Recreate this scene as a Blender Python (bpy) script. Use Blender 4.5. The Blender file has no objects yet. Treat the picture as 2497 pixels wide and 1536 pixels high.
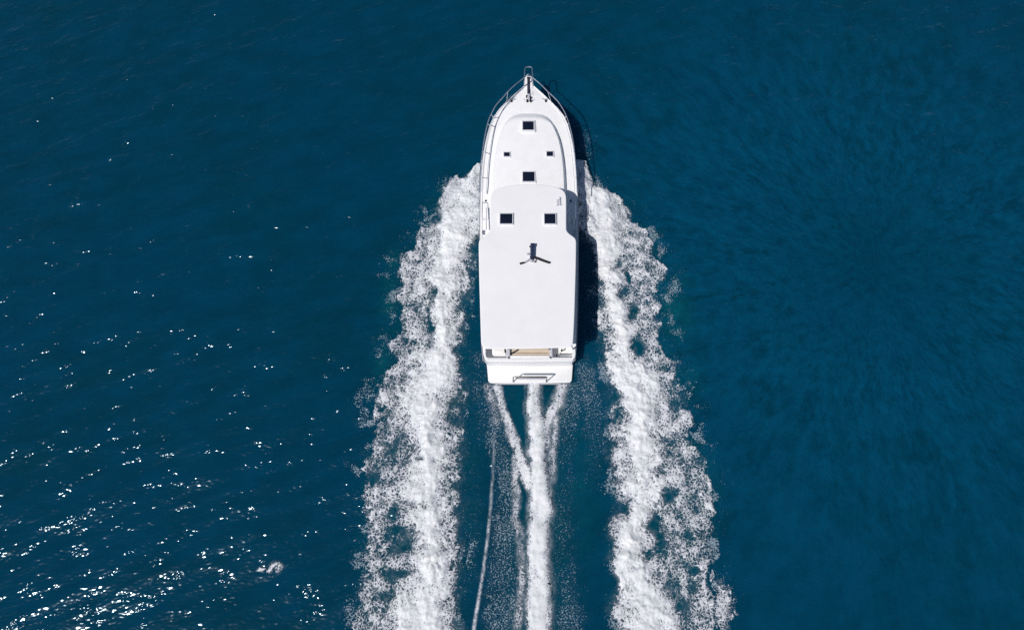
import bpy, math
import numpy as np
from mathutils import Vector

# ------------------------------------------------------------------ camera, light, exposure
F, CX, CYP, TILT, H = 1665.0, 1289.0, 768.0, math.radians(20.8), 33.0   # lens in photo pixels, principal point, tilt, height
CT, ST = math.cos(TILT), math.sin(TILT)
sc = bpy.context.scene
col = sc.collection
cam = bpy.data.cameras.new('camera'); co = bpy.data.objects.new('camera', cam); col.objects.link(co)
co.location = (0, 0, H); co.rotation_euler = (TILT, 0, 0)
cam.lens = 24.0; cam.sensor_width = 36; cam.shift_x = -(CX - 1248.5) / 2497; cam.clip_end = 12000
sc.camera = co
w = bpy.data.worlds.new('World'); sc.world = w; w.use_nodes = True
sky = w.node_tree.nodes.new('ShaderNodeTexSky'); sky.sky_type = 'NISHITA'; sky.sun_disc = False
SUN = Vector((-.450, -.380, .808)).normalized()
sky.sun_elevation = math.asin(SUN.z); sky.sun_rotation = math.atan2(SUN.x, SUN.y) % (2 * math.pi)
w.node_tree.links.new(sky.outputs[0], w.node_tree.nodes['Background'].inputs[0])
w.node_tree.nodes['Background'].inputs[1].default_value = 0.055; sky.ozone_density = 4; sky.dust_density = .3
sl = bpy.data.lights.new('sun', 'SUN'); sl.energy = 3.82; sl.angle = math.radians(.5); sl.color = (1, .955, .91)
so = bpy.data.objects.new('sun', sl); col.objects.link(so); so.rotation_euler = SUN.to_track_quat('Z', 'Y').to_euler()
sc.view_settings.view_transform = 'Standard'; sc.view_settings.look = 'None'
sc.view_settings.exposure = 0; sc.view_settings.gamma = 1
sc.cycles.use_denoising = False
sc.cycles.max_bounces = 8; sc.cycles.transparent_max_bounces = 12
sc.cycles.sample_clamp_indirect = 4

# ------------------------------------------------------------------ helpers
HH = H
def P(px, py, z):                       # where a measured point of the photo lies at height z
    u = px - CX; v = CYP - py; d = F * CT - v * ST
    return ((HH - z) * u / d, (HH - z) * (v * CT + F * ST) / d)
def unproj(x, y, z=0.1):                # and back (arrays)
    dz = z - H
    fwd = y * ST - dz * CT; up = y * CT + dz * ST
    return CX + F * x / fwd, CYP - F * up / fwd

rng = np.random.RandomState(7)
_ang = rng.rand(256, 256) * 2 * np.pi
_gx, _gy = np.cos(_ang), np.sin(_ang)
def perlin(x, y):
    xi = np.floor(x).astype(int); yi = np.floor(y).astype(int); fx = x - xi; fy = y - yi
    ux = fx * fx * fx * (fx * (fx * 6 - 15) + 10); uy = fy * fy * fy * (fy * (fy * 6 - 15) + 10)
    def g(a, b):
        i = (xi + a) & 255; j = (yi + b) & 255
        return _gx[i, j] * (fx - a) + _gy[i, j] * (fy - b)
    return 1.5 * ((g(0, 0) * (1 - ux) + g(1, 0) * ux) * (1 - uy) + (g(0, 1) * (1 - ux) + g(1, 1) * ux) * uy)
def fbm(x, y, o=4, gain=.5, s=0.):
    a, t = 1., 0.
    for k in range(o):
        t = t + a * perlin(x + s + 17.3 * k, y - s + 9.1 * k); x = x * 2.03; y = y * 2.03; a *= gain
    return t
def sstep(a, b, x):
    t = np.clip((x - a) / (b - a), 0, 1); return t * t * (3 - 2 * t)

def swell(x, y):                        # height of the open water
    a = math.radians(24)
    s = x * math.cos(a) + y * math.sin(a); n = -x * math.sin(a) + y * math.cos(a)
    return .075 * fbm(s * .10, n * .32, 2, .5, 3.) + .05 * fbm(s * .33, n * .95, 3, .55, 11.)

# ------------------------------------------------------------------ materials
def nodes(name):
    m = bpy.data.materials.new(name); m.use_nodes = True
    nt = m.node_tree
    return m, nt, nt.nodes['Principled BSDF'], nt.nodes['Material Output']
def N(nt, t, **k):
    n = nt.nodes.new(t)
    for a, b in k.items(): setattr(n, a, b)
    return n
def L(nt, a, b): nt.links.new(a, b)
def math_(nt, op, a, b=None, c=None):
    n = N(nt, 'ShaderNodeMath', operation=op)
    for i, v in enumerate((a, b, c)):
        if v is None: continue
        if isinstance(v, (int, float)): n.inputs[i].default_value = v
        else: L(nt, v, n.inputs[i])
    return n.outputs[0]
def noise(nt, vec, scale, detail=3, rough=.5, lac=2.0, dim='3D'):
    n = N(nt, 'ShaderNodeTexNoise'); n.inputs['Scale'].default_value = scale; n.inputs['Detail'].default_value = detail
    n.inputs['Roughness'].default_value = rough; n.inputs['Lacunarity'].default_value = lac
    L(nt, vec, n.inputs['Vector']); return n.outputs['Fac']
def mapr(nt, v, a, b, c, d, smooth=False):
    n = N(nt, 'ShaderNodeMapRange'); n.interpolation_type = 'SMOOTHSTEP' if smooth else 'LINEAR'
    L(nt, v, n.inputs[0])
    for i, q in enumerate((a, b, c, d)):
        if isinstance(q, (int, float)): n.inputs[i + 1].default_value = q
        else: L(nt, q, n.inputs[i + 1])
    return n.outputs[0]
def mixc(nt, f, a, b):
    n = N(nt, 'ShaderNodeMix', data_type='RGBA')
    if isinstance(f, float): n.inputs[0].default_value = f
    else: L(nt, f, n.inputs[0])
    for i, v in ((6, a), (7, b)):
        if isinstance(v, tuple): n.inputs[i].default_value = (*v, 1)
        else: L(nt, v, n.inputs[i])
    return n.outputs[2]
def simple(name, c, rough=.4, metal=0., var=.04, scale=3., bump=0., coat=0.):
    m, nt, p, o = nodes(name)
    tc = N(nt, 'ShaderNodeTexCoord').outputs['Object']
    f = noise(nt, tc, scale, 5, .6)
    L(nt, mixc(nt, mapr(nt, f, .3, .7, 0, 1), tuple(v * (1 - var) for v in c), tuple(min(1, v * (1 + var)) for v in c)), p.inputs['Base Color'])
    L(nt, mapr(nt, f, .3, .7, rough * .85, min(1, rough * 1.15)), p.inputs['Roughness'])
    p.inputs['Metallic'].default_value = metal; p.inputs['Coat Weight'].default_value = coat
    if bump:
        b = N(nt, 'ShaderNodeBump'); b.inputs['Strength'].default_value = bump; b.inputs['Distance'].default_value = .01
        L(nt, noise(nt, tc, 60, 3), b.inputs['Height']); L(nt, b.outputs[0], p.inputs['Normal'])
    return m
M = dict(
    gel=simple('white_gelcoat', (.80, .80, .812), .35, var=.02, scale=1.2),
    deck=simple('nonslip_deck', (.81, .808, .815), .6, var=.025, scale=2.2, bump=.15),
    rooftop=simple('hardtop_paint', (.82, .816, .823), .45, var=.02, scale=.9, bump=.05),
    plat=simple('platform_paint', (.82, .815, .81), .5, var=.02, scale=2, bump=.05),
    rub=simple('rubbing_strake', (.22, .23, .27), .5),
    steel=simple('polished_steel', (.62, .66, .72), .28, .9),
    dsteel=simple('weathered_steel', (.16, .17, .16), .4, .6),
    glass=simple('tinted_hatch', (.007, .010, .024), .12, var=.2, coat=.3),
    win=simple('dark_window', (.01, .013, .02), .06),
    black=simple('black_fitting', (.006, .006, .009), .8),
    navy=simple('navy_cover', (.012, .024, .075), .6, var=.3, scale=9),
    grey=simple('grey_moulding', (.48, .48, .53), .5),
    chain=simple('anchor_chain', (.018, .022, .05), .6, var=.5, scale=40),
    frame=simple('hatch_frame', (.60, .61, .66), .4),
    seat=simple('beige_cushion', (.55, .46, .36), .8, var=.08, scale=4, bump=.3),
    boot=simple('antifouling', (.02, .03, .06), .7),
)

# ------------------------------------------------------------------ mesh helpers
def link(name, me, mat, parent=None, smooth=35):
    o = bpy.data.objects.new(name, me); col.objects.link(o)
    if mat: me.materials.append(mat)
    if smooth:
        me.polygons.foreach_set('use_smooth', [True] * len(me.polygons)); me.set_sharp_from_angle(angle=math.radians(smooth))
    o.parent = parent
    return o
class MB:
    def __init__(s): s.v = []; s.f = []
    def add(s, v, f):
        n = len(s.v); s.v += [tuple(map(float, q)) for q in v]; s.f += [tuple(n + i for i in q) for q in f]
    def rings(s, rs, cap0=True, cap1=True, closed=True):
        n = len(rs[0]); v = [p for r in rs for p in r]; f = []
        for k in range(len(rs) - 1):
            for i in range(n if closed else n - 1):
                j = (i + 1) % n; f.append((k * n + i, k * n + j, (k + 1) * n + j, (k + 1) * n + i))
        if cap0: f.append(tuple(reversed(range(n))))
        if cap1: f.append(tuple((len(rs) - 1) * n + i for i in range(n)))
        s.add(v, f)
    def tube(s, pts, r, n=8, taper=None):
        pts = [Vector(p) for p in pts]; rs = []; ref = None
        for i, p in enumerate(pts):
            d = (pts[min(i + 1, len(pts) - 1)] - pts[max(i - 1, 0)]).normalized()
            a = Vector((0, 0, 1)) if ref is None and abs(d.z) < .9 else (ref if ref is not None else Vector((1, 0, 0)))
            a = (a - d * a.dot(d)).normalized(); b = d.cross(a); ref = a
            q = r if taper is None else r + (taper - r) * i / (len(pts) - 1)
            rs.append([p + a * q * math.cos(t) + b * q * math.sin(t) for t in (2 * math.pi * k / n for k in range(n))])
        s.rings(rs)
    def box(s, x0, x1, y0, y1, z0, z1, r=.01):
        o = [(x0, y0), (x1, y0), (x1, y1), (x0, y1)]; s.slab(rounded(o, r * 1.5), z0, z1, r)
    def slab(s, out, zb, zt, r=.02, camber=0., zf=lambda x, y: 0., flare=0., nr=3):
        out = [Vector(p) for p in out]; n = len(out)
        ar = sum(out[i].x * out[(i + 1) % n].y - out[(i + 1) % n].x * out[i].y for i in range(n))
        if ar < 0: out.reverse()
        nor = []
        for i in range(n):
            d = (out[(i + 1) % n] - out[i - 1]); nor.append(Vector((d.y, -d.x)).normalized())
        def ring(off, z): return [(out[i].x + nor[i].x * off, out[i].y + nor[i].y * off, z + zf(out[i].x, out[i].y)) for i in range(n)]
        rs = [ring(flare, zb), ring(0, zt - r)]
        for k in range(1, nr + 1):
            t = k / nr * math.pi / 2; rs.append(ring(-r * (1 - math.cos(t)), zt - r + r * math.sin(t)))
        if camber:
            x0 = min(p.x for p in out); x1 = max(p.x for p in out); cx = (x0 + x1) / 2; y0 = min(p.y for p in out); y1 = max(p.y for p in out); cy = (y0 + y1) / 2
            last = rs[-1]
            for q in (.985, .95, .88, .78, .66, .52, .38, .24, .12, .03):
                rs.append([(cx + (p[0] - cx) * q, cy + (p[1] - cy) * q, zt + camber * (1 - q * q) + zf(cx + (p[0] - cx) * q, cy + (p[1] - cy) * q)) for p in last])
        s.rings(rs)
    def build(s, name, mat, parent=None, smooth=35):
        me = bpy.data.meshes.new(name); me.from_pydata(s.v, [], s.f); me.validate(); me.update()
        return link(name, me, mat, parent, smooth)
def rounded(o, r, n=4):
    o = [Vector(p) for p in o]; out = []
    for i, p in enumerate(o):
        a = (o[i - 1] - p); b = (o[(i + 1) % len(o)] - p); q = min(r, a.length * .45, b.length * .45)
        s, e = p + a.normalized() * q, p + b.normalized() * q
        for k in range(n + 1):
            t = k / n; out.append(s * (1 - t) ** 2 + p * 2 * t * (1 - t) + e * t * t)
    return out
def catmull(pts, sub=5, closed=False):
    pts = [Vector(p) for p in pts]; n = len(pts); out = []
    for i in range(n if closed else n - 1):
        g = (lambda k: pts[k % n]) if closed else (lambda k: pts[max(0, min(n - 1, k))])
        a, b, c, d = g(i - 1), g(i), g(i + 1), g(i + 2)
        for k in range(sub):
            t = k / sub
            out.append(.5 * ((2 * b) + (c - a) * t + (2 * a - 5 * b + 4 * c - d) * t * t + (3 * b - 3 * c + d - a) * t ** 3))
    if not closed: out.append(pts[-1])
    return out
def pxpoly(pts, z): return [P(x, y, z) for x, y in pts]

# ------------------------------------------------------------------ water
def axis(lo, hi, step, far):
    a = list(np.arange(lo, hi + step / 2, step)); s = step; r = [a[-1]]
    while r[-1] < far: s *= 1.28; r.append(r[-1] + s)
    s = step; l = [a[0]]
    while l[-1] > -far: s *= 1.28; l.append(l[-1] - s)
    return np.array(l[:0:-1] + a + r[1:])
def grid_mesh(name, X, Y, Z, keep=None):
    ny, nx = X.shape
    idx = np.arange(nx * ny).reshape(ny, nx)
    q = np.stack([idx[:-1, :-1], idx[:-1, 1:], idx[1:, 1:], idx[1:, :-1]], -1).reshape(-1, 4)
    used = None
    if keep is not None:
        q = q[keep.reshape(-1)]
        used = np.unique(q); re = np.full(nx * ny, -1); re[used] = np.arange(len(used)); q = re[q]
    co_ = np.stack([X, Y, Z], -1).reshape(-1, 3)
    if used is not None: co_ = co_[used]
    me = bpy.data.meshes.new(name)
    me.vertices.add(len(co_)); me.vertices.foreach_set('co', co_.astype(np.float32).ravel())
    me.loops.add(len(q) * 4); me.loops.foreach_set('vertex_index', q.astype(np.int32).ravel())
    me.polygons.add(len(q)); me.polygons.foreach_set('loop_start', np.arange(0, len(q) * 4, 4, dtype=np.int32))
    me.update(calc_edges=True); me.validate()
    return me, used
def attr(me, name, vals):
    a = me.attributes.new(name, 'FLOAT', 'POINT'); a.data.foreach_set('value', vals.astype(np.float32).ravel())

# outlines of the two bow waves: y, outer edge, inner edge, crest centre, crest half width (photo pixels on the water)
LEFT = np.array([
 (396,1166,1172,1169,2),(412,1145,1175,1160,10),(432,1128,1176,1150,14),(458,1078,1176,1140,26),(480,1075,1176,1130,26),(510,1060,1174,1118,30),(545,1046,1172,1112,36),
 (570,1019,1168,1108,38),(600,1008,1158,1104,34),(640,975,1150,1090,34),(660,972,1147,1080,36),(700,976,1141,1085,26),(740,972,1134,1085,22),(790,978,1131,1080,20),
 (815,968,1128,1082,28),(840,953,1116,1074,36),(890,956,1124,1078,44),(910,930,1126,1065,46),(950,918,1134,1045,52),(985,909,1132,1035,46),(1050,913,1124,1042,40),(1100,902,1124,1046,40),
 (1150,892,1123,1046,44),(1220,888,1119,1034,44),(1270,894,1119,1046,38),(1300,896,1118,1052,36),(1350,888,1112,1060,42),(1420,888,1119,1052,46),(1480,875,1119,1035,66),
 (1536,860,1119,1025,80),(1650,845,1122,1020,80),(1900,820,1125,1010,80)], float)
RIGHT = np.array([
 (396,1410,1404,1408,2),(405,1424,1404,1414,8),(430,1440,1404,1420,12),(455,1460,1404,1432,18),(475,1508,1406,1450,26),(510,1535,1408,1468,32),(538,1542,1414,1472,32),(556,1578,1426,1478,36),
 (600,1593,1438,1476,30),(640,1604,1448,1484,26),(656,1628,1450,1490,24),(672,1622,1451,1492,22),(700,1607,1452,1497,17),(760,1604,1453,1501,28),(800,1606,1455,1522,26),(830,1610,1460,1524,28),
 (860,1628,1474,1512,34),(900,1648,1480,1530,46),(930,1665,1482,1540,52),(980,1669,1488,1564,50),(1010,1686,1488,1566,44),(1045,1678,1485,1556,34),(1070,1694,1484,1552,36),(1100,1711,1486,1556,44),
 (1125,1718,1492,1582,50),(1140,1722,1508,1584,44),(1180,1728,1492,1570,50),(1220,1734,1498,1584,34),(1255,1738,1512,1566,34),(1290,1724,1482,1545,36),(1340,1734,1490,1536,38),
 (1385,1724,1502,1528,34),(1430,1738,1520,1570,48),(1460,1742,1490,1577,60),(1536,1745,1500,1577,68),(1650,1760,1500,1580,70),(1900,1790,1505,1590,70)], float)
HOLES = [(1052,530,20,14,1),(1058,715,11,13,.8),(1052,745,9,16,.7),(1056,792,9,24,.8),(1050,838,18,14,.5),(1002,1088,26,30,.5),(905,1168,14,26,.6),(1030,1112,12,8,.8),(962,1245,20,16,.6),(1035,1228,14,12,.7),
 (985,1330,34,22,.7),(965,1395,30,14,.7),(945,1455,20,16,.5),(1078,965,14,20,.5),(1105,1010,16,44,.45),(945,1095,26,34,.4),(1085,1475,22,20,.4),(980,1290,26,14,.5),
 (1508,646,9,14,.8),(1530,678,8,14,.9),(1518,716,14,18,.8),(1545,760,12,22,1),(1552,845,16,24,1),(1500,700,10,8,.5),(1580,740,12,12,.5),(1512,1000,10,20,.6),(1605,1150,26,14,.8),(1632,1208,22,16,.7),
 (1590,1270,16,22,.8),(1605,1300,14,12,.6),(1612,1325,14,18,.7),(1580,1352,14,14,.5),(1680,1310,14,30,.4),(1690,1430,14,20,.5),(1660,1480,20,26,.6),(1695,1390,20,12,.5),(1650,970,16,40,.45),(1635,1105,22,28,.4),
 (1520,1240,14,12,.8),(1545,1490,22,16,.4),(1500,960,14,30,.5)]
CREST = [[(978,960),(983,1040)],[(892,1150),(902,1220),(912,1280),(928,1340)],[(1655,1345),(1700,1375),(1722,1420),(1730,1480),(1738,1540)],[(1724,1160),(1730,1240)],[(1740,1400),(1778,1445),(1790,1500)],[(1050,1195),(1095,1240)]]
# stern wake bands: list of (y, centre, half width, density)
BANDS = [
 [(925,1299,14,.8),(960,1301,15,.85),(1010,1305,19,.85),(1060,1310,22,.9),(1100,1308,22,.95),(1150,1314,20,.95),(1200,1318,26,.95),(1250,1318,30,.95),(1300,1312,27,.85),(1380,1314,30,.85),(1460,1314,32,.95),(1536,1314,33,1),(1700,1314,36,1),(1900,1314,40,1)],
 [(936,1212,7,.55),(980,1222,9,.6),(1040,1241,10,.65),(1085,1257,12,.75),(1120,1270,12,.75),(1160,1285,13,.8),(1200,1296,10,.7)],
 [(1105,1260,8,.6),(1150,1259,7,.55),(1200,1258,7,.5),(1260,1258,10,.42),(1300,1266,9,.4),(1400,1272,8,.42),(1480,1268,9,.4),(1536,1258,8,.4)],
 [(934,1378,16,.55),(980,1358,15,.55),(1010,1345,13,.62),(1034,1333,12,.7),(1060,1330,10,.6),(1100,1327,10,.5)],
 [(1010,1360,8,.4),(1060,1352,8,.45),(1100,1347,9,.5),(1140,1346,11,.45),(1180,1340,11,.4)],
 [(1040,1207,2,.10),(1100,1204,2.4,.2),(1160,1201,2.4,.30),(1250,1195,2.6,.36),(1320,1188,2.6,.40),(1400,1177,3,.42),(1470,1165,3.2,.45),(1536,1154,4,.5),(1700,1125,4,.5)],
 [(935,1192,8,.4),(980,1200,10,.34),(1040,1212,12,.33)],
]
SPECK = [[(935,1205,26,.5),(1060,1212,30,.55),(1150,1228,32,.6),(1250,1230,38,.6),(1400,1225,50,.6),(1536,1215,60,.65),(1900,1200,80,.6)],
 [(935,1395,30,.7),(1000,1388,36,.55),(1100,1372,34,.4),(1200,1372,38,.35),(1330,1372,40,.45),(1430,1385,44,.5),(1536,1392,46,.55),(1900,1420,60,.5)],
 [(780,1162,6,.3),(880,1165,12,.5),(940,1168,26,.5),(1020,1178,22,.4),(1100,1190,14,.3)],
 [(850,1415,12,.4),(900,1428,24,.6),(960,1440,34,.6),(1020,1450,32,.5),(1100,1448,30,.42),(1200,1440,26,.2)],
 [(1000,1150,22,.22),(1100,1150,26,.22),(1320,1150,24,.35),(1400,1150,26,.35),(1440,1150,20,.2)]]

step = .13
xs = axis(-34, 36, step, 5000); ys = axis(-10, 38, step, 5000)
X, Y = np.meshgrid(xs, ys)
fade = np.clip(1 - (np.maximum(np.abs(X - 1) - 36, 0) + np.maximum(np.abs(Y - 14) - 26, 0)) / 60, 0, 1)
def hull_dip(x, y):
    return 0.
Z = swell(X, Y) * fade
wpx, wpy = unproj(X, np.clip(Y, -20, 60), 0)
def arms(px, py, soft):
    out = np.zeros_like(px)
    for T, s in ((LEFT, -1), (RIGHT, 1)):
        o = np.interp(py, T[:, 0], T[:, 1]); i = np.interp(py, T[:, 0], T[:, 2])
        e = sstep(-soft, soft, (o - px) * s) * sstep(-soft, soft, (px - i) * s) * sstep(385, 430, py)
        out = np.maximum(out, e)
    return out
near = (np.abs(X) < 40) & (Y > -18) & (Y < 45)
aer = arms(wpx + 20 * fbm(X * .5, Y * .5, 2), wpy, 38) * .3
aer = np.maximum(aer, .22 * sstep(110, 40, np.abs(wpx - 1310) + 12 * fbm(X, Y, 2)) * sstep(900, 980, wpy))
for cx_, cy_, rx_, ry_, k in ((1650,760,34,70,.75),(955,740,26,70,.6),(960,640,20,30,.5),(935,880,24,50,.5),(1690,930,30,40,.35),(1420,1150,40,200,.3),(1140,1150,40,250,.2)):
    aer = np.maximum(aer, k * np.exp(-((wpx - cx_) / rx_) ** 2 - ((wpy - cy_) / ry_) ** 2) * (.8 + .5 * fbm(X * 1.2, Y * 1.2, 3)))
aer = np.clip(aer, 0, 1) * near
water_me, _ = grid_mesh('water', X, Y, Z)
attr(water_me, 'aeration', aer)
wm, nt, pr, out = nodes('sea_water')
nt.nodes.remove(pr)
tc = N(nt, 'ShaderNodeTexCoord').outputs['Object']
def vmap(vec, rot, sx, sy, loc=(0, 0, 0)):
    m = N(nt, 'ShaderNodeMapping'); m.vector_type = 'TEXTURE'; m.inputs['Rotation'].default_value[2] = rot
    m.inputs['Scale'].default_value = (1 / sx, 1 / sy, 1); m.inputs['Location'].default_value = loc; L(nt, vec, m.inputs['Vector']); return m.outputs[0]
sep = N(nt, 'ShaderNodeSeparateXYZ'); L(nt, tc, sep.inputs[0])
# sun shafts that fan out from the antisolar point, put into water colour and bump
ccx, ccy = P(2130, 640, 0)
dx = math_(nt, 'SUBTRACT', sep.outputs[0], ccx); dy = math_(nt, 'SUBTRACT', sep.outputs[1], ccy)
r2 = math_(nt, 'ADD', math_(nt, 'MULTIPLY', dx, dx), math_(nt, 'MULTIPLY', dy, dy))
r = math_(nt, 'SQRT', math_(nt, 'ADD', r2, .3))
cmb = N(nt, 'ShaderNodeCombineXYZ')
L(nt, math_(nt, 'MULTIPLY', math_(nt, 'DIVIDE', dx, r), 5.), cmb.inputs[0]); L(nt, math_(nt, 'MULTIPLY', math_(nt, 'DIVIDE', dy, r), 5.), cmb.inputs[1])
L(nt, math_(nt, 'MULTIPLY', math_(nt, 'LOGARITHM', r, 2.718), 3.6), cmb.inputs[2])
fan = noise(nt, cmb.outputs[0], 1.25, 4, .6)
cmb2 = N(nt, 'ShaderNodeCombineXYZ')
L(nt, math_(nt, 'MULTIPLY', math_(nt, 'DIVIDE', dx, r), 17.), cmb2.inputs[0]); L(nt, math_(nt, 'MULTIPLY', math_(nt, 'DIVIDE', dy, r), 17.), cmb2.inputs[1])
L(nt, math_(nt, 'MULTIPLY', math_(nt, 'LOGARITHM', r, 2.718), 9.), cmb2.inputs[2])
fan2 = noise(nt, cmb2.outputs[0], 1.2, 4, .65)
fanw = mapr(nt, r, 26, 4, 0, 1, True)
chop = noise(nt, vmap(tc, math.radians(22), .45, 1.5), 1.1, 4, .6)      # crests running lower left to upper right
chop2 = noise(nt, vmap(tc, math.radians(-8), .7, 1.3), 4.0, 4, .6)
chg = noise(nt, vmap(tc, math.radians(20), .5, 1.35), .8, 2, .5)
chg2 = noise(nt, vmap(tc, math.radians(30), .65, 1.3), 2.6, 1.5, .5)
rip = noise(nt, vmap(tc, math.radians(8), .75, 1.4), 6.0, 0, .5)
big = noise(nt, tc, .12, 2, .5)
hs = math_(nt, 'ADD', math_(nt, 'MULTIPLY', chop, .28), math_(nt, 'MULTIPLY', chop2, .05))
hf = math_(nt, 'MULTIPLY', math_(nt, 'MULTIPLY', fan, fanw), math_(nt, 'MULTIPLY', r, .09))
soft_h = math_(nt, 'ADD', math_(nt, 'MULTIPLY', hs, mapr(nt, fanw, 0, 1, .85, .36)), math_(nt, 'ADD', hf, math_(nt, 'MULTIPLY', fan2, math_(nt, 'MULTIPLY', fanw, .10))))
b1 = N(nt, 'ShaderNodeBump'); b1.inputs['Strength'].default_value = 1; b1.inputs['Distance'].default_value = .8; L(nt, soft_h, b1.inputs['Height'])
gust = mapr(nt, noise(nt, vmap(tc, math.radians(22), .5, 1.2), .55, 3, .6), .38, .70, .72, 1.12)
hg = math_(nt, 'ADD', math_(nt, 'MULTIPLY', chg, .36), math_(nt, 'ADD', math_(nt, 'MULTIPLY', chg2, .125), math_(nt, 'MULTIPLY', rip, .07)))
b2 = N(nt, 'ShaderNodeBump'); b2.inputs['Strength'].default_value = 1; b2.inputs['Distance'].default_value = .62
patch = mapr(nt, noise(nt, vmap(tc, math.radians(24), .6, 1.2), 1.5, 1, .5), .50, .68, .42, 1.22, True)
L(nt, math_(nt, 'MULTIPLY', math_(nt, 'SUBTRACT', hg, .275), math_(nt, 'MULTIPLY', gust, patch)), b2.inputs['Height'])
at = N(nt, 'ShaderNodeAttribute', attribute_name='aeration')
mott = noise(nt, vmap(tc, math.radians(20), .5, 1.2), .8, 5, .6)
c0 = mixc(nt, mapr(nt, big, .3, .7, 0, 1), (.0001, .031, .051), (.0001, .034, .068))
c0 = mixc(nt, mapr(nt, mott, .3, .75, 0, 1), c0, (.0002, .041, .086))
c0 = mixc(nt, math_(nt, 'MULTIPLY', mapr(nt, fan2, .43, .62, 0, 1), math_(nt, 'MULTIPLY', fanw, mapr(nt, r, 1.5, 7, 0, .8))), c0, (.0006, .060, .125))  # fine light shafts painted as brighter streaks in the body colour
c0 = mixc(nt, math_(nt, 'MULTIPLY', mapr(nt, fan, .38, .66, 0, 1), math_(nt, 'MULTIPLY', fanw, .65)), c0, (.0004, .056, .110))  # broad shafts and backscatter glow, painted as lighter body colour
aerf = mapr(nt, math_(nt, 'MULTIPLY', at.outputs['Fac'], mapr(nt, noise(nt, tc, 3.2, 4, .6), .3, .7, .5, 1.3)), 0, 1, 0, 1)
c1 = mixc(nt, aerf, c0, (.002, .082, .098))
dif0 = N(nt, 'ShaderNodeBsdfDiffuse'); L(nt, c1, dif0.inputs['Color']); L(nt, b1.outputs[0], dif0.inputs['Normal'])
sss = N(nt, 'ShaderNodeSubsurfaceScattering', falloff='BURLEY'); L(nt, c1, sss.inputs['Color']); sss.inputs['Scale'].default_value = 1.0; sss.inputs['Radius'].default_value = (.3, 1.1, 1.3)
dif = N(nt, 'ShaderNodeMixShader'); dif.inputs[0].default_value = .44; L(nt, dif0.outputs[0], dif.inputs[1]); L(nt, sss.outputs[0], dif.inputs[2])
glo = N(nt, 'ShaderNodeBsdfGlossy'); glo.inputs['Roughness'].default_value = .135; glo.inputs['Color'].default_value = (.70, .86, .96, 1); L(nt, b2.outputs[0], glo.inputs['Normal'])
fr = N(nt, 'ShaderNodeFresnel'); fr.inputs['IOR'].default_value = 1.33; L(nt, b2.outputs[0], fr.inputs['Normal'])
mx = N(nt, 'ShaderNodeMixShader'); L(nt, fr.outputs[0], mx.inputs[0]); L(nt, dif.outputs[0], mx.inputs[1]); L(nt, glo.outputs[0], mx.inputs[2])
L(nt, mx.outputs[0], out.inputs['Surface'])
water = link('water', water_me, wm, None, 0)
water_me.polygons.foreach_set('use_smooth', [True] * len(water_me.polygons))
water['kind'] = 'structure'; water['label'] = 'deep blue open sea with small ripples and sun glints'

# ------------------------------------------------------------------ foam
fm, nt, pr, out = nodes('sea_foam')
tc = N(nt, 'ShaderNodeTexCoord').outputs['Object']
D = N(nt, 'ShaderNodeAttribute', attribute_name='foaminess').outputs['Fac']
S = N(nt, 'ShaderNodeAttribute', attribute_name='speckle').outputs['Fac']
wob = N(nt, 'ShaderNodeTexNoise'); wob.inputs['Scale'].default_value = 2.2; wob.inputs['Detail'].default_value = 3; L(nt, tc, wob.inputs['Vector'])
vm = N(nt, 'ShaderNodeVectorMath', operation='MULTIPLY_ADD'); L(nt, wob.outputs['Color'], vm.inputs[0]); vm.inputs[1].default_value = (.5, .5, .5); L(nt, tc, vm.inputs[2])
vor = N(nt, 'ShaderNodeTexVoronoi', feature='DISTANCE_TO_EDGE'); vor.inputs['Scale'].default_value = 6.5; L(nt, vm.outputs[0], vor.inputs['Vector'])
lace = mapr(nt, vor.outputs['Distance'], 0, .32, 1, 0)
strk = N(nt, 'ShaderNodeMapping'); strk.inputs['Rotation'].default_value[2] = .5; strk.inputs['Scale'].default_value = (1.25, .7, 1); L(nt, vm.outputs[0], strk.inputs['Vector'])
n1 = noise(nt, strk.outputs[0], 12, 4, .78)
n2 = noise(nt, vm.outputs[0], 30, 1, .6)
n3 = noise(nt, vm.outputs[0], 1.7, 5, .65)
mixn = math_(nt, 'ADD', math_(nt, 'ADD', math_(nt, 'MULTIPLY', n1, 1.15), math_(nt, 'MULTIPLY', n2, .75)), math_(nt, 'MULTIPLY', lace, .34))
val = math_(nt, 'ADD', D, math_(nt, 'SUBTRACT', mixn, 1.09))
a1 = mapr(nt, val, .37, .71, 0, 1, True)
spn = noise(nt, tc, 15, 2, .7)
th = mapr(nt, S, 0, 1, .76, .38)
a2 = math_(nt, 'MULTIPLY', mapr(nt, math_(nt, 'SUBTRACT', spn, th), 0, .09, 0, 1, True), .5)
Mi = N(nt, 'ShaderNodeAttribute', attribute_name='mist').outputs['Fac']
stk = N(nt, 'ShaderNodeMapping'); stk.inputs['Scale'].default_value = (1, .4, 1); L(nt, vm.outputs[0], stk.inputs['Vector'])
mn = noise(nt, stk.outputs[0], 5.5, 5, .7)
a3 = math_(nt, 'MULTIPLY', Mi, mapr(nt, mn, .34, .64, .05, 1.15, True))
alpha = math_(nt, 'MAXIMUM', math_(nt, 'MAXIMUM', a1, a2), a3)
alpha = math_(nt, 'MULTIPLY', alpha, .96)
tone = mixc(nt, mapr(nt, D, .45, 1.0, 0, 1), (.64, .66, .72), (.84, .85, .85))
tone = mixc(nt, mapr(nt, n3, .40, .66, 0, .55, True), tone, (.60, .645, .65))
tone = mixc(nt, mapr(nt, D, .06, .34, 1, 0), tone, (.50, .62, .70))
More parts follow.
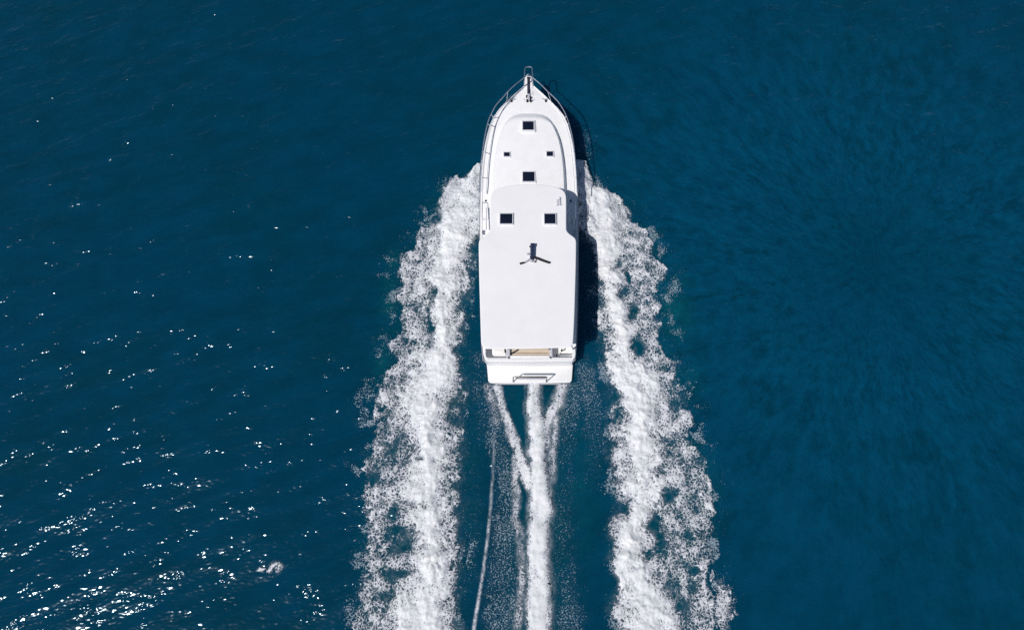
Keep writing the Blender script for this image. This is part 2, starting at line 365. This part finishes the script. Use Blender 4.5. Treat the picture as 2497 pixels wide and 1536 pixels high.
L(nt, tone, pr.inputs['Base Color']); pr.inputs['Roughness'].default_value = .85
pr.inputs['Specular IOR Level'].default_value = .2
bm_ = N(nt, 'ShaderNodeBump'); bm_.inputs['Strength'].default_value = .28; bm_.inputs['Distance'].default_value = .07
L(nt, math_(nt, 'ADD', n1, math_(nt, 'MULTIPLY', n2, .5)), bm_.inputs['Height']); L(nt, bm_.outputs[0], pr.inputs['Normal'])
L(nt, alpha, pr.inputs['Alpha'])

def bands(px, py, T, soft):
    T = np.array(T, float); c = np.interp(py, T[:, 0], T[:, 1]); h = np.interp(py, T[:, 0], T[:, 2]); k = np.interp(py, T[:, 0], T[:, 3])
    return k * sstep(h + soft, h * .35, np.abs(px - c)) * sstep(T[0, 0] - 6, T[0, 0] + 6, py) * sstep(T[-1, 0] + 15, T[-1, 0] - 15, py)
def foam(name, x0, x1, y0, y1, kind, label, cell=.042):
    gx, gy = np.meshgrid(np.arange(x0, x1, cell), np.arange(y0, y1, cell))
    px, py = unproj(gx, gy, .08)
    wx = 15 * fbm(gx * 1.1, gy * 1.1, 4, .6, 5.); wy = 15 * fbm(gx * 1.1, gy * 1.1, 4, .6, 31.)
    mid = fbm(gx * 1.5, gy * 1.5, 5, .62, 50.); puff = fbm(gx * .8, gy * .8, 3, .55, 77.)
    sp = np.zeros_like(gx)
    if kind == 'stern':
        den = np.zeros_like(gx)
        for q, T in enumerate(BANDS): den = np.maximum(den, bands(px + wx * (.04 if q == 5 else .34), py, T, 3 if q == 5 else 9))
        den = den * .93 + (mid * .20 + puff * .10) * (den > .02) * np.minimum(1, den * 1.5)
        for T in SPECK: sp = np.maximum(sp, .98 * bands(px + wx * .7, py + wy, T, 20) * (1 + .25 * puff))
        core = bands(px + wx * .3, py, BANDS[0], 16)
        mist = np.zeros_like(gx)
        for q, T in enumerate(BANDS): mist = np.maximum(mist, bands(px + wx * (.04 if q == 5 else .3), py, T, (13, 7, 8, 13, 9, 3, 9)[q]) * (.8, .75, .7, .8, .7, 1.5, .6)[q])
        mist = np.maximum(mist, .05 * sp ** 2)
        hgt = .03 + .14 * core * (1 + puff * .5 + .15 * mid) + .04 * den
    else:
        T, s = (LEFT, -1) if kind == 'left' else (RIGHT, 1)
        qx, qy = px + wx, py + wy * .8
        o = np.interp(qy, T[:, 0], T[:, 1]); i = np.interp(qy, T[:, 0], T[:, 2]); c = np.interp(py + wy, T[:, 0], T[:, 3]); h = np.interp(py + wy, T[:, 0], T[:, 4])
        do = (o - qx) * s; di = (qx - i) * s
        di = di + 26 * sstep(600, 540, py)
        env = sstep(-7, 9, do) * sstep(-10, 16, di) * sstep(390, 402, py)
        core = np.exp(-(np.abs((px + wx * .9 - c) / (h * 1.0)) ** 2.4))
        veil = sstep(560, 500, py)
        den = env * (.48 + .38 * core * (1 - .45 * veil) + .02 * veil) + env * mid * (.21 * (1 - .5 * core)) + env * .10 * puff
        den *= 1 - .12 * sstep(900, 1250, py) * (1 - core)
        hole = np.zeros_like(gx)
        for hx, hy, rx, ry, k in HOLES:
            hole += k * np.exp(-(((px + wx * .6 - hx) / rx) ** 2 + ((py + wy * .6 - hy) / ry) ** 2) ** 1.3)
        vein = sstep(.17, .0, np.abs(perlin(gx * 1.7 + .5 * mid + 40, gy * 1.0 + .5 * puff + 9))) * sstep(-.2, .35, perlin(gx * .6 + 3, gy * .45 + 60)) * sstep(560, 800, py)
        hole += .55 * vein * (1 - .45 * core)
        den -= .55 * hole
        for C_ in CREST:
            for (ax, ay), (bx, by) in zip(C_[:-1], C_[1:]):
                if (ax < CX) != (kind == 'left'): continue
                ex, ey = bx - ax, by - ay; t = np.clip(((px - ax) * ex + (py - ay) * ey) / (ex * ex + ey * ey), 0, 1)
                dd = np.hypot(px + wx * .8 - ax - t * ex, py + wy * .8 - ay - t * ey)
                den = np.maximum(den, (.66 + .12 * mid) * sstep(9, 1, dd))
        # lacy patches outside the main edge, and loose drops
        outer = sstep(-75, -5, do) * sstep(8, -2, do) * sstep(400, 440, py)
        lob = sstep(.10, .55, fbm(gx * .9, gy * .9, 3, .5, 120.))
        sp = np.maximum(sp, outer * (.28 + .55 * lob))
        inner = sstep(-42, -2, di) * sstep(8, -4, di) * sstep(560, 640, py)
        sp = np.maximum(sp, inner * (.36 + .5 * lob))
        if kind == 'right':
            for cx_, cy_, rx_, ry_, k in ((1640,705,24,30,.8),(1632,775,18,24,.8),(1655,815,22,18,.7),(1690,935,30,10,.7),(1710,990,30,14,.6),(1425,350,26,60,.55),(1765,1470,28,50,.9)):
                sp = np.maximum(sp, k * np.exp(-((px + wx - cx_) / rx_) ** 2 - ((py + wy - cy_) / ry_) ** 2))
            den = np.maximum(den, .52 * np.exp(-(((px + wx * .5 - 1764) / 26) ** 2 + ((py + wy - 1476) / 62) ** 2) ** 2) + .1 * mid * (np.abs(px - 1764) < 30) * (np.abs(py - 1476) < 70))
        else:
            for cx_, cy_, rx_, ry_, k in ((940,665,26,14,.6),(950,760,20,14,.6),(930,830,26,12,.7),(1085,445,20,16,.7),(1030,545,28,14,.8),(900,960,24,20,.7),(855,1490,22,40,.8),(1150,1350,24,40,.8)):
                sp = np.maximum(sp, k * np.exp(-((px + wx - cx_) / rx_) ** 2 - ((py + wy - cy_) / ry_) ** 2))
        menv = sstep(-4, 22, do) * sstep(-22, 24, di) * sstep(392, 404, py)
        mist = menv * (.05 + .40 * core) + menv * .62 * sstep(640, 480, py) + .10 * menv * sstep(-.1, .6, puff)
        mist *= np.clip(1 - hole, 0, 1)
        hgt = .03 + np.clip(den, 0, 1) * (.08 + .17 * core * (1 + .5 * puff) + .05 * mid) + sstep(640, 450, py) * env * (.10 + .42 * sstep(70, 5, di)) 
    den = np.clip(den, 0, 1.15)
    mist = np.clip(mist, 0, 1)
    live = np.maximum(np.maximum(den, sp * .5), mist) > .05
    # nothing of the foam inside the hull
    hw = np.interp(py, [205, 250, 300, 370, 478, 850, 930], [0, 52, 88, 106, 113, 113, 108])
    live &= ~((np.abs(px - 1289) < hw - 6) & (py < 925))
    keep = live[:-1, :-1] | live[1:, :-1] | live[:-1, 1:] | live[1:, 1:]
    z = swell(gx, gy) + np.maximum(hgt, .02)
    me, used = grid_mesh(name, gx, gy, z, keep)
    attr(me, 'foaminess', den.ravel()[used]); attr(me, 'speckle', sp.ravel()[used]); attr(me, 'mist', mist.ravel()[used])
    o = link(name, me, fm, None, 0); me.polygons.foreach_set('use_smooth', [True] * len(me.polygons))
    o['kind'] = 'stuff'; o['label'] = label
    return o
foam('bow_wave_foam', -9.6, -1.6, -5.5, 22.6, 'left', 'band of churned white foam trailing off the port side of the yacht')
foam('bow_wave_foam', 1.8, 11.0, -5.5, 24.0, 'right', 'band of churned white foam trailing off the starboard side of the yacht')
foam('stern_wake_foam', -3.6, 4.2, -5.5, 10.6, 'stern', 'narrow streaks of white propeller wash behind the stern of the yacht')

def whitecap(px_, py_, rx, ry, label, seed):
    cx_, cy_ = P(px_, py_, 0); gx, gy = np.meshgrid(np.arange(cx_ - rx * 1.6, cx_ + rx * 1.6, .035), np.arange(cy_ - ry * 1.6, cy_ + ry * 1.6, .035))
    m = fbm(gx * 2.2, gy * 2.2, 4, .6, seed); e = np.exp(-(((gx - cx_ + .25 * m) / rx) ** 2 + ((gy - cy_ - .3 * (gx - cx_) + .2 * m) / ry) ** 2) ** 1.6)
    den = np.clip(e * (.62 + .3 * m), 0, 1); live = den > .05
    me, used = grid_mesh('whitecap_foam', gx, gy, swell(gx, gy) + .03 + .06 * den, live[:-1, :-1])
    attr(me, 'foaminess', den.ravel()[used]); attr(me, 'speckle', (.5 * e).ravel()[used]); attr(me, 'mist', (.22 * e).ravel()[used])
    o = link('whitecap_foam', me, fm, None, 0); me.polygons.foreach_set('use_smooth', [True] * len(me.polygons)); o['kind'] = 'stuff'; o['label'] = label
whitecap(676, 1380, .32, .30, 'small pale fleck of foam on the open water left of the port wake', 3.)
whitecap(642, 1383, .22, .10, 'tiny streak of foam beside the pale fleck left of the port wake', 9.)

# ------------------------------------------------------------------ yacht
yacht = bpy.data.objects.new('motor_yacht', None); col.objects.link(yacht); yacht.location = (0, 0, -.32)
HH = H + .32                                # the yacht's own zero lies a little under the water line
yacht['label'] = 'white motor yacht with long hardtop and four foredeck hatches cutting through blue sea'
yacht['category'] = 'yacht'
HC = 1290.
SH = [(200,3,2.16),(206,9,2.15),(212,13,2.14),(222,24,2.13),(233,37,2.12),(250,54.5,2.10),(264,69,2.07),(284,85,2.03),(305,94.5,1.98),(328,101,1.93),(353,106.5,1.87),(384,111.5,1.79),(420,115,1.70),(478,118,1.57),(560,119,1.45),(660,118.5,1.35),(760,117,1.28),(845,114,1.22),(878,111,1.20)]
zs_tab = []
st = []
for py, hw_, z in SH:
    x1, y1 = P(HC + hw_, py, z); xc, _ = P(HC, py, z); st.append((x1 - xc, y1, z, xc))
XC = P(HC, 600, 1.4)[0]
ysh = [s[1] for s in st][::-1]; zsh = [s[2] for s in st][::-1]; wsh = [s[0] for s in st][::-1]
def deckz(y): return float(np.interp(y, ysh, zsh))
def deckw(y): return float(np.interp(y, ysh, wsh))
Yb, Ys = st[0][1], st[-1][1]
rs = []
for wd, y, z, _ in st:
    t = (y - Ys) / (Yb - Ys)                       # 0 stern, 1 bow
    k = .95 - .62 * t ** 2.2; rk = 1.5 * t ** 6
    half = [(wd, y, z), (wd * .997, y, z - .16), (wd * (k * .35 + .62), y - rk * .35, z * .55), (wd * k, y - rk * .75, .18), (wd * k * .92, y - rk * .85, 0.), (wd * k * .55, y - rk, -.45), (0.01, y - rk, -.75)]
    rs.append([(XC + a, b, c) for a, b, c in half] + [(XC - a, b, c) for a, b, c in half[::-1]])
mb = MB(); mb.rings(rs, cap0=True, cap1=True, closed=False)
hull = mb.build('hull', M['gel'], yacht, 40)
# deck sheet with toe rail
mb = MB(); rs = []
for wd, y, z, _ in st:
    pts = [(-1, 0), (-1, .05), (-.965, .05), (-.955, 0), (-.7, .02), (-.4, .035), (0, .045), (.4, .035), (.7, .02), (.955, 0), (.965, .05), (1, .05), (1, 0)]
    rs.append([(XC + a * wd, y, z + b) for a, b in pts])
cut = [i for i, s in enumerate(st)]
aft_y = P(0, 835, 1.25)[1]
rs = [r_ for r_, s in zip(rs, st) if s[1] > aft_y - .3]
mb.rings(rs, False, False, closed=False)
mb.build('deck', M['deck'], yacht, 40)
for s in (-1, 1):
    mb = MB(); mb.tube([(XC + s * (wd + .015), y, z - .10) for wd, y, z, _ in st], .045, 8)
    mb.build('rub_rail', M['rub'], yacht)

# coachroof on the foredeck
top = [(0,287),(20,287.2),(36,289.5),(48,295),(57,304),(65,320),(73,341.5),(79,369),(83.5,405),(86,449),(87,500)]
base = [(0,277.5),(22,278.2),(40,283),(52,292),(61,304),(69,321),(76.5,342),(82.5,369),(87.5,405),(90.5,449),(91.5,500)]
def sym(tab, z0, h):
    o = []
    for a, b in tab:
        z = deckz(P(0, b, z0)[1]) + h; o.append((P(1289 + a, b, z)))
    o = catmull([Vector(p) for p in o], 4)
    return o + [Vector((2 * XC - p.x, p.y)) for p in reversed(o[1:])]
HT = .34
B_, T_ = sym(base, 1.9, .02), sym(top, 1.9, HT)
cxm = XC; rr = []
for q, h in ((0, 0), (.02, .04), (.7, HT - .08), (.88, HT - .025), (1.0, HT)):
    rr.append([(b.x + (t.x - b.x) * q, b.y + (t.y - b.y) * q, deckz(b.y + (t.y - b.y) * q) * .999 + h + .01) for b, t in zip(B_, T_)])
last = rr[-1]; cyy = P(0, 460, 2)[1]
for q in (.96, .88, .75, .55, .3, .1):
    rr.append([(cxm + (p[0] - cxm) * q, cyy + (p[1] - cyy) * q, deckz(cyy + (p[1] - cyy) * q) + HT + .01 + .07 * (1 - q * q)) for p in last])
mb = MB(); mb.rings(rr, False, True); mb.build('coachroof', M['deck'], yacht, 30)
def coachz(x, y, ax=1.9): return deckz(y) + HT + .065

def hatch(x0, x1, y0, y1, z, lip=.10, th=.07):
    (ax, ay), (bx, by) = P(x0, y1, z + th), P(x1, y0, z + th)
    mb = MB(); mb.box(ax - lip, bx + lip, ay - lip, by + lip, z - .06, z + th * .45, .02)
    fr_ = mb.build('hatch', M['gel'], yacht)
    mb = MB()
    for (p, q, r_, s_) in ((ax - .045, bx + .045, by, by + .045), (ax - .045, bx + .045, ay - .045, ay), (ax - .045, ax, ay, by), (bx, bx + .045, ay, by)):
        mb.box(p, q, r_, s_, z, z + th, .008)
    mb.build('frame', M['frame'], fr_)
    mb = MB(); mb.box(ax, bx, ay, by, z, z + th * .8, .006)
    mb.build('pane', M['glass'], fr_)
    return fr_
for q in ((1275,1301.5,296,316.5),(1275,1303.5,419,442),(1229,1243,371.5,381),(1333.5,1348.5,369.5,380.5)):
    yy = P((q[0] + q[1]) / 2, (q[2] + q[3]) / 2, 2.2)[1]; big_ = q[1] - q[0] > 20
    hatch(*q, coachz(0, yy) - (0.0 if big_ else .02) - (.015 if q[2] < 300 else 0), .10 if big_ else .06, .07 if big_ else .05)

# deckhouse under the hardtop
ZR = 2.92
h0, h1 = P(0, 452, 2.92)[1] - .55, P(0, 838, 1.3)[1]
hw2 = P(1289 + 84, 600, 2)[0]
mb = MB(); out_ = rounded([(XC - hw2, h1), (XC + hw2, h1), (XC + hw2 * .97, h0 - .5), (XC + hw2 * .55, h0 + .1), (XC - hw2 * .55, h0 + .1), (XC - hw2 * .97, h0 - .5)], .25)
mb.slab(out_, 1.2, ZR - .16, .02); house = mb.build('deckhouse', M['gel'], yacht)
for s in (-1, 1):
    for k in range(4):
        a = h1 + .6 + k * (h0 - h1 - 1.6) / 4; b = a + (h0 - h1 - 1.6) / 4 - .15
        mb = MB(); x = XC + s * (hw2 - .01 * 0); mb.box(min(x, x + s * .02), max(x, x + s * .02), a, b, 1.95, 2.6, .006)
        mb.build('window', M['win'], house)
mb = MB(); mb.box(XC - hw2 * .5, XC + hw2 * .5, h0 + .08, h0 + .125, 2.32, 2.66, .01); mb.build('windscreen', M['win'], house)

# hardtop
rf = [(1289,449.3),(1320,450.2),(1344,453),(1358,456.5),(1368,460.5),(1375.5,466),(1380,476),(1381,492),(1381,556),(1382,562),(1386,568),(1393,573.5),(1400,578),(1404.5,584),(1405,600),(1404.5,640),(1403,700),(1400.5,780),(1398,828),(1396.5,841),(1391,846),(1380,847),
      (1289,849.5),(1190,850),(1181,848.5),(1175.5,843),(1173,830),(1171,760),(1168.5,680),(1167.3,610),(1167.5,590),(1169,585),(1174,580.5),(1182,576),(1189,570.5),(1193.5,564),(1195,556),(1195,492),(1196.5,478),(1202,467),(1211,461),(1225,456),(1245,452.3),(1266,450)]
out_ = catmull([Vector(p) for p in pxpoly(rf, ZR)], 4, True)
def even(o, d, it=3):
    o = o + [o[0]]; cum = [0.]
    for a, b in zip(o[:-1], o[1:]): cum.append(cum[-1] + (b - a).length)
    n = int(cum[-1] / d); t = np.linspace(0, cum[-1], n, endpoint=False)
    x = np.interp(t, cum, [p.x for p in o]); y = np.interp(t, cum, [p.y for p in o])
    for _ in range(it): x = .5 * x + .25 * (np.roll(x, 1) + np.roll(x, -1)); y = .5 * y + .25 * (np.roll(y, 1) + np.roll(y, -1))
    return [Vector((a, b)) for a, b in zip(x, y)]
out_ = even(out_, .07)
mb = MB(); mb.slab(out_, ZR - .15, ZR, .04, camber=.02, flare=-.03, nr=4)
roof = mb.build('hardtop', M['rooftop'], yacht, 30)
for q in ((1219.5,1249.5,521,545),(1328,1354.5,521,545)):
    hatch(*q, ZR + .028, .05, .07)
# horn bracket on the hardtop
mb = MB()
(ax, ay), (bx, by) = P(1358.5, 500, ZR + .12), P(1364.5, 481, ZR + .12)
z = ZR + .12
mb.tube([(ax, ay, ZR), (ax, ay, z), (ax, by - .14, z), (bx, by - .14, z)], .016); mb.tube([(bx, by, ZR), (bx, by, z), (bx, ay, z), (bx + .06, ay, z)], .02); mb.tube([(ax, ay, z), (bx, ay, z)], .018)
mb.build('horn_bracket', M['grey'], yacht)
# folded mast with two arms
def q3(x, y, z): return (*P(x, y, z), z)
mast = MB()
z = ZR + .20
pts = [q3(1296.5, 629, z), q3(1297.2, 618, z + .01), q3(1297.2, 605, z + .03), q3(1297.5, 598, z + .03)]
mast.tube(pts, .09, 10, .085)
mo = mast.build('radar_mast', M['navy'], yacht)
mb = MB(); (ax, ay), (bx, by) = P(1293.5, 602, z), P(1303.5, 594, z); mb.box(ax, bx, ay, by, z - .06, z + .07, .03); mb.build('mast_head', M['navy'], mo)
mb = MB(); (ax, ay), (bx, by) = P(1291, 603, z), P(1296, 599, z); mb.box(ax, bx, ay, by, z - .05, z + .03, .02); mb.build('mast_light', M['black'], mo)
mb = MB(); mb.tube([q3(1296, 626, ZR + .16), q3(1310, 630, ZR + .13), q3(1325, 636, ZR + .12), q3(1340, 641, ZR + .11)], .058, 8, .055); mb.build('antenna_arm', M['black'], mo)
mb = MB(); mb.tube([q3(1293, 630, ZR + .16), q3(1285, 636, ZR + .13), q3(1279, 639.5, ZR + .11)], .035, 8, .04); mb.build('antenna_arm', M['grey'], mo)
mb = MB(); mb.tube([q3(1280, 639.5, ZR + .11), q3(1267.5, 643, ZR + .10)], .04, 8, .055); mb.build('antenna_tip', M['black'], mo)
mb = MB(); (ax, ay), (bx, by) = P(1291.5, 640, ZR), P(1299, 627, ZR); mb.box(ax, bx, ay, by, ZR + .02, ZR + .13, .02); mb.build('mast_foot', M['grey'], mo)
mb = MB(); (ax, ay), (bx, by) = P(1294, 636, ZR), P(1300, 632, ZR); mb.box(ax, bx, ay, by, ZR + .10, ZR + .17, .02); mb.build('hinge', M['black'], mo)
mb = MB(); mb.tube([q3(1304.5, 640, ZR + .04), q3(1304, 631, ZR + .22)], .025); mb.build('mast_light', M['grey'], mo)
mb = MB(); mb.box(*[v for v in (P(1302, 641, ZR)[0], P(1307, 641, ZR)[0], P(0, 641, ZR)[1], P(0, 637.5, ZR)[1])], ZR + .03, ZR + .1, .015); mb.build('mast_light', M['black'], mo)
mb = MB(); mb.box(P(1284, 623, ZR)[0], P(1290, 623, ZR)[0], P(0, 623, ZR)[1], P(0, 619, ZR)[1], ZR + .03, ZR + .11, .015); mb.build('mast_light', M['grey'], mo)

# cockpit well: rim, floor, bench, side pillars
ZC = 1.2
c_out = [(1176,838),(1403,838),(1404,862),(1402.5,871),(1396,880),(1290,881.5),(1188,880.5),(1181.5,874.5),(1178,862)]
c_in = [(1184.5,838.5),(1396,838.5),(1396,862),(1396,866),(1394,871),(1290,871.5),(1190,872),(1185.5,869),(1184.5,862)]
def ring_wall(o, i, z0, z1):
    O, I = pxpoly(o, z1), pxpoly(i, z1); mb = MB(); n = len(O)
    mb.rings([[(x, y, z0) for x, y in O], [(x, y, z1 - .03) for x, y in O], [(x + (X_ - x) * .2, y + (Y_ - y) * .2, z1) for (x, y), (X_, Y_) in zip(O, I)], [(x + (X_ - x) * .85, y + (Y_ - y) * .85, z1) for (x, y), (X_, Y_) in zip(O, I)], [(x, y, z1 - .02) for x, y in I], [(x, y, z0) for x, y in I]], False, False)
    return mb
ring_wall(c_out, c_in, .55, ZC + .05).build('cockpit_coaming', M['gel'], yacht)
(ax, ay), (bx, by) = P(1180, 874, .7), P(1400, 830, .7)
mb = MB(); mb.box(ax, bx, ay, by, .5, .72, .01); mb.build('cockpit_floor', M['plat'], yacht)
def bx_(name, x0, x1, y0, y1, z0, z1, mat, r=.02, parent=yacht):
    (ax, ay), (bx, by) = P(x0, y1, z1), P(x1, y0, z1); mb = MB(); mb.box(ax, bx, ay, by, z0, z1, r); return mb.build(name, mat, parent)
bench = bx_('bench', 1240, 1342, 846, 867, .72, 1.02, M['gel'])
bx_('seat_cushion', 1241, 1341, 861, 867, 1.02, 1.10, M['seat'], .03, bench)
bx_('back_cushion', 1241, 1341, 840, 859.5, 1.02, 1.12, M['seat'], .03, bench)
bx_('transom_locker', 1244, 1339, 866.6, 873, .72, 1.245, M['plat'], .02)
bx_('pillar', 1235, 1244, 850, 873, .72, 1.30, M['grey'], .04)
bx_('pillar', 1340, 1347.5, 848, 872, .72, 1.30, M['grey'], .03)
for x, y in ((1231.5, 852), (1340.5, 849.5), (1240.5, 871.5), (1343, 871), (1370, 852.5), (1358.5, 864.5)):
    bx_('hinge_cap', x - 2, x + 2, y - 1.8, y + 1.8, ZC - .3, 1.32 if x < 1350 else 1.1, M['black'], .015)
bx_('locker_lid', 1203, 1233, 853, 866, .72, .80, M['plat'], .02)
mb = MB(); mb.tube([q3(1359, 866, 1.1), q3(1394, 864.5, 1.1)], .03); mb.build('grab_rail', M['steel'], yacht)
mb = MB(); mb.tube([q3(1246, 862, 1.2), q3(1254, 858, 1.18), q3(1263, 853, 1.18)], .035); mb.build('bench_strap', M['black'], bench)
# hardtop posts
for x in (1180, 1400):
    mb = MB(); mb.tube([q3(x + (3 if x < 1289 else -3), 852, ZC), q3(x + (8 if x < 1289 else -8), 838, ZR - .12)], .04); mb.build('hardtop_post', M['gel'], yacht)

# swim platform
ZP = .50
pl = [(1186.5,884),(1397.5,884),(1396,905),(1394.5,927),(1391,931.5),(1340,933.5),(1240,934.2),(1196,933),(1190.5,929),(1188.5,905)]
mb = MB(); mb.slab([Vector(p) for p in rounded(pxpoly(pl, ZP), .12)], ZP - .14, ZP, .03)
plat = mb.build('swim_platform', M['plat'], yacht)
mb = MB(); (ax, ay), (bx, by) = P(1209, 937, ZP - .06), P(1369, 934.8, ZP - .06); mb.box(ax, bx, ay - .0, by, ZP - .12, ZP - .03, .02); mb.build('bumper', M['grey'], plat)
bx_('brace', 1214, 1218, 880, 934, .05, ZP - .15, M['black'], .02, plat); bx_('brace', 1362, 1366, 880, 934, .05, ZP - .15, M['black'], .02, plat)
bx_('step_pad', 1263, 1330, 919.5, 925.5, ZP - .02, ZP + .012, M['grey'], .004, plat)
# rail standing on the platform
zt = ZP + .85
pa, pb = P(1252, 930, ZP), P(1332.5, 930, ZP)
mb = MB()
mb.tube([(pa[0], pa[1], ZP), (pa[0], pa[1], zt - .06), (pa[0] + .02, pa[1], zt - .02), (pa[0] + .08, pa[1], zt), (pb[0] - .08, pb[1], zt), (pb[0] - .02, pb[1], zt - .02), (pb[0], pb[1], zt - .06), (pb[0], pb[1], ZP)], .026)
rail = mb.build('stern_rail', M['dsteel'], plat)
mb = MB(); mb.tube([(pa[0] + .1, pa[1] - .0, zt - .05), (pb[0] - .04, pb[1], zt - .05)], .045); mb.build('rail_sleeve', M['black'], rail)
for p in (pa, pb):
    mb = MB(); mb.box(p[0] - .05, p[0] + .05, p[1] - .05, p[1] + .05, ZP, ZP + .02, .008); mb.build('rail_foot', M['steel'], rail)

# pulpit, chain, windlass, anchor
zp = 2.2
pp = [(1278,212),(1277.8,200),(1278.6,192),(1281,187.5),(1285,185.5),(1293,185.5),(1297,187.5),(1299.5,192),(1300.3,200),(1300.3,212),(1296,217),(1283,217)]
mb = MB(); mb.slab([Vector(p) for p in rounded(pxpoly(pp, zp), .05)], zp - .12, zp, .03); pul = mb.build('bow_pulpit', M['deck'], yacht)
mb = MB()
a, b = Vector(q3(1289, 191, zp + .03)), Vector(q3(1289, 228, zp + .06)); n = 22
for k in range(n):
    c = a.lerp(b, (k + .5) / n); l = (b - a).length / n * .72; wd = .055
    if k % 2: mb.tube([c + Vector((math.cos(t) * wd, math.sin(t) * l, 0)) for t in [2 * math.pi * j / 8 for j in range(9)]], .018, 5)
    else: mb.tube([c + Vector((0, math.sin(t) * l, math.cos(t) * wd * .6)) for t in [2 * math.pi * j / 8 for j in range(9)]], .018, 5)
mb.build('anchor_chain', M['chain'], pul)
bx_('chain_channel', 1285.6, 1292.4, 192, 228, zp - .02, zp + .02, M['chain'], .01, pul)
anc = MB(); anc.tube([q3(1289, 196, zp + .02), q3(1289, 186, zp - .05), q3(1289, 181, zp - .25)], .035)
anc.tube([q3(1283, 186, zp - .35), q3(1289, 181, zp - .28), q3(1295, 186, zp - .35)], .03); anc.build('anchor', M['steel'], yacht)
bx_('bow_roller', 1285, 1293, 187.5, 191.5, zp, zp + .07, M['black'], .02, pul)
wl = bx_('windlass', 1284.5, 1292.5, 228, 244, 2.15, 2.28, M['grey'], .04)
for x, y in ((1284.5, 234), (1293.5, 236.5), (1285.5, 244), (1294, 244)):
    bx_('windlass_drum', x - 2.2, x + 2.2, y - 2, y + 2, 2.15, 2.30, M['black'], .02, wl)
bx_('deck_plate', 1296, 1301, 224, 233, 2.13, 2.17, M['frame'], .01); bx_('deck_plate', 1276, 1281, 241, 246, 2.13, 2.16, M['frame'], .01)
bx_('deck_plate', 1300, 1304, 241, 246, 2.13, 2.16, M['frame'], .01)
for s in (-1, 1):
    x = HC + s * 40 - 1; c = q3(x, 245, 2.12)
    mb = MB(); mb.tube([(c[0] - .02, c[1] - .0, c[2] + .02), (c[0] - .02, c[1], c[2] + .09)], .03)
    mb.tube([(c[0] - .17, c[1] + .02, c[2] + .10), (c[0], c[1], c[2] + .085), (c[0] + .17, c[1] + .02, c[2] + .10)], .022); cl = mb.build('cleat', M['steel'], yacht)
    bx_('cleat_base', x + s * 2 - 2.2, x + s * 2 + 2.2, 243.5, 247.5, 2.1, 2.2, M['black'], .015, cl)

# bow rail: two sides and the loop over the pulpit
zr = .72
lt = [(1279,189,2.93),(1268,198,2.90),(1257,206.5,2.88),(1238,224,2.85),(1226,238,2.83),(1216.5,248,2.81),(1207,260,2.79),(1200,273.5,2.76),(1193,288,2.73),(1188,303.5,2.70),(1182.5,328.5,2.65),(1179,350,2.60),(1176,370.5,2.55),(1173.5,391,2.50),(1171,420,2.43),(1169.5,450,2.36),(1169,470,2.25)]
rt = [(1299,190,2.93),(1307,197,2.90),(1317,205,2.88),(1336,224,2.85),(1352,239,2.83),(1363,251,2.81),(1374,268.5,2.79),(1381,283,2.76),(1387.5,301,2.73),(1394,325,2.68),(1398,347,2.61),(1400.5,366,2.56),(1403,391,2.50),(1405.5,420,2.43),(1407,450,2.36),(1407.5,470,2.25)]
loop = [(1279,189,2.93),(1279.3,178,2.95),(1280,170,2.96),(1281.5,165.5,2.96),(1285,164,2.96),(1293,164,2.96),(1296.2,165.5,2.96),(1297.8,170,2.96),(1298.3,178,2.95),(1299,190,2.93)]
def rail3(t): return catmull([Vector(q3(*p)) for p in t], 3)
def stan(base, topp, par):
    mb = MB(); mb.tube([Vector(base), Vector(topp)], .02, 6); return mb.build('stanchion', M['steel'], par)
loopo = MB(); loopo.tube(rail3(loop), .028); loopo = loopo.build('pulpit_rail', M['steel'], yacht)
for x in (1279.5, 1298.5):
    stan(q3(x, 210, zp), q3(x, 188, 2.92), loopo)
for side, t, posts in ((-1, lt, [(1235,252,3),(1203,289,7.2),(1196.5,305,9.1),(1181.5,371,12),(1175.5,434,14.4)]), (1, rt, [(1345,252,3.1),(1377.5,289,7.1),(1383,305,8.1),(1397.5,371,11.1),(1402.5,434,13.4)])):
    mb = MB(); rp = rail3(t); mb.tube(rp, .027); ro = mb.build('side_rail', M['steel'], yacht)
    for bx0, by0, k in posts:
        tp = rp[min(len(rp) - 1, int(round(k * 3)))]
        z0 = 1.9
        for _ in range(4): z0 = deckz(P(0, by0, z0)[1])
        stan(q3(bx0, by0, z0), tp, ro)
    # lower wire
    mb = MB()
    mb.tube([Vector((p.x - side * .10, p.y - .05, p.z - .36)) for p in rp[8:-2]], .010, 5); mb.build('guard_wire', M['steel'], ro)
# side deck fittings abreast of the hardtop
for side in (-1, 1):
    e = 1176. if side < 0 else 1403.
    zz = 1.52
    mb = MB(); mb.tube([q3(e, 494, zz), q3(e, 493, zz + .5), q3(e, 533, zz + .5), q3(e, 535, zz)], .02, 6); g = mb.build('boarding_rail', M['steel'], yacht)
    bx_('deck_cleat', e - 2.5 + side * -2, e + 2.5 + side * -2, 561, 572, 1.45, 1.56, M['steel'], .02)
    bx_('handrail_foot', e - 3.5 - side * 10, e + 0.5 - side * 10, 487, 491, 1.5, 1.62, M['black'], .02)
mb = MB(); mb.tube([q3(1186, 506, 1.75), q3(1186, 560, 1.72)], .03, 6); mb.build('handrail', M['grey'], yacht)
bx_('sunpatch_box', 1385, 1391, 531, 540, 1.45, 1.75, M['plat'], .02); bx_('sunpatch_box', 1397, 1402, 531, 540, 1.45, 1.75, M['plat'], .02)  # white boxes added to stand for sunlight falling through the windows
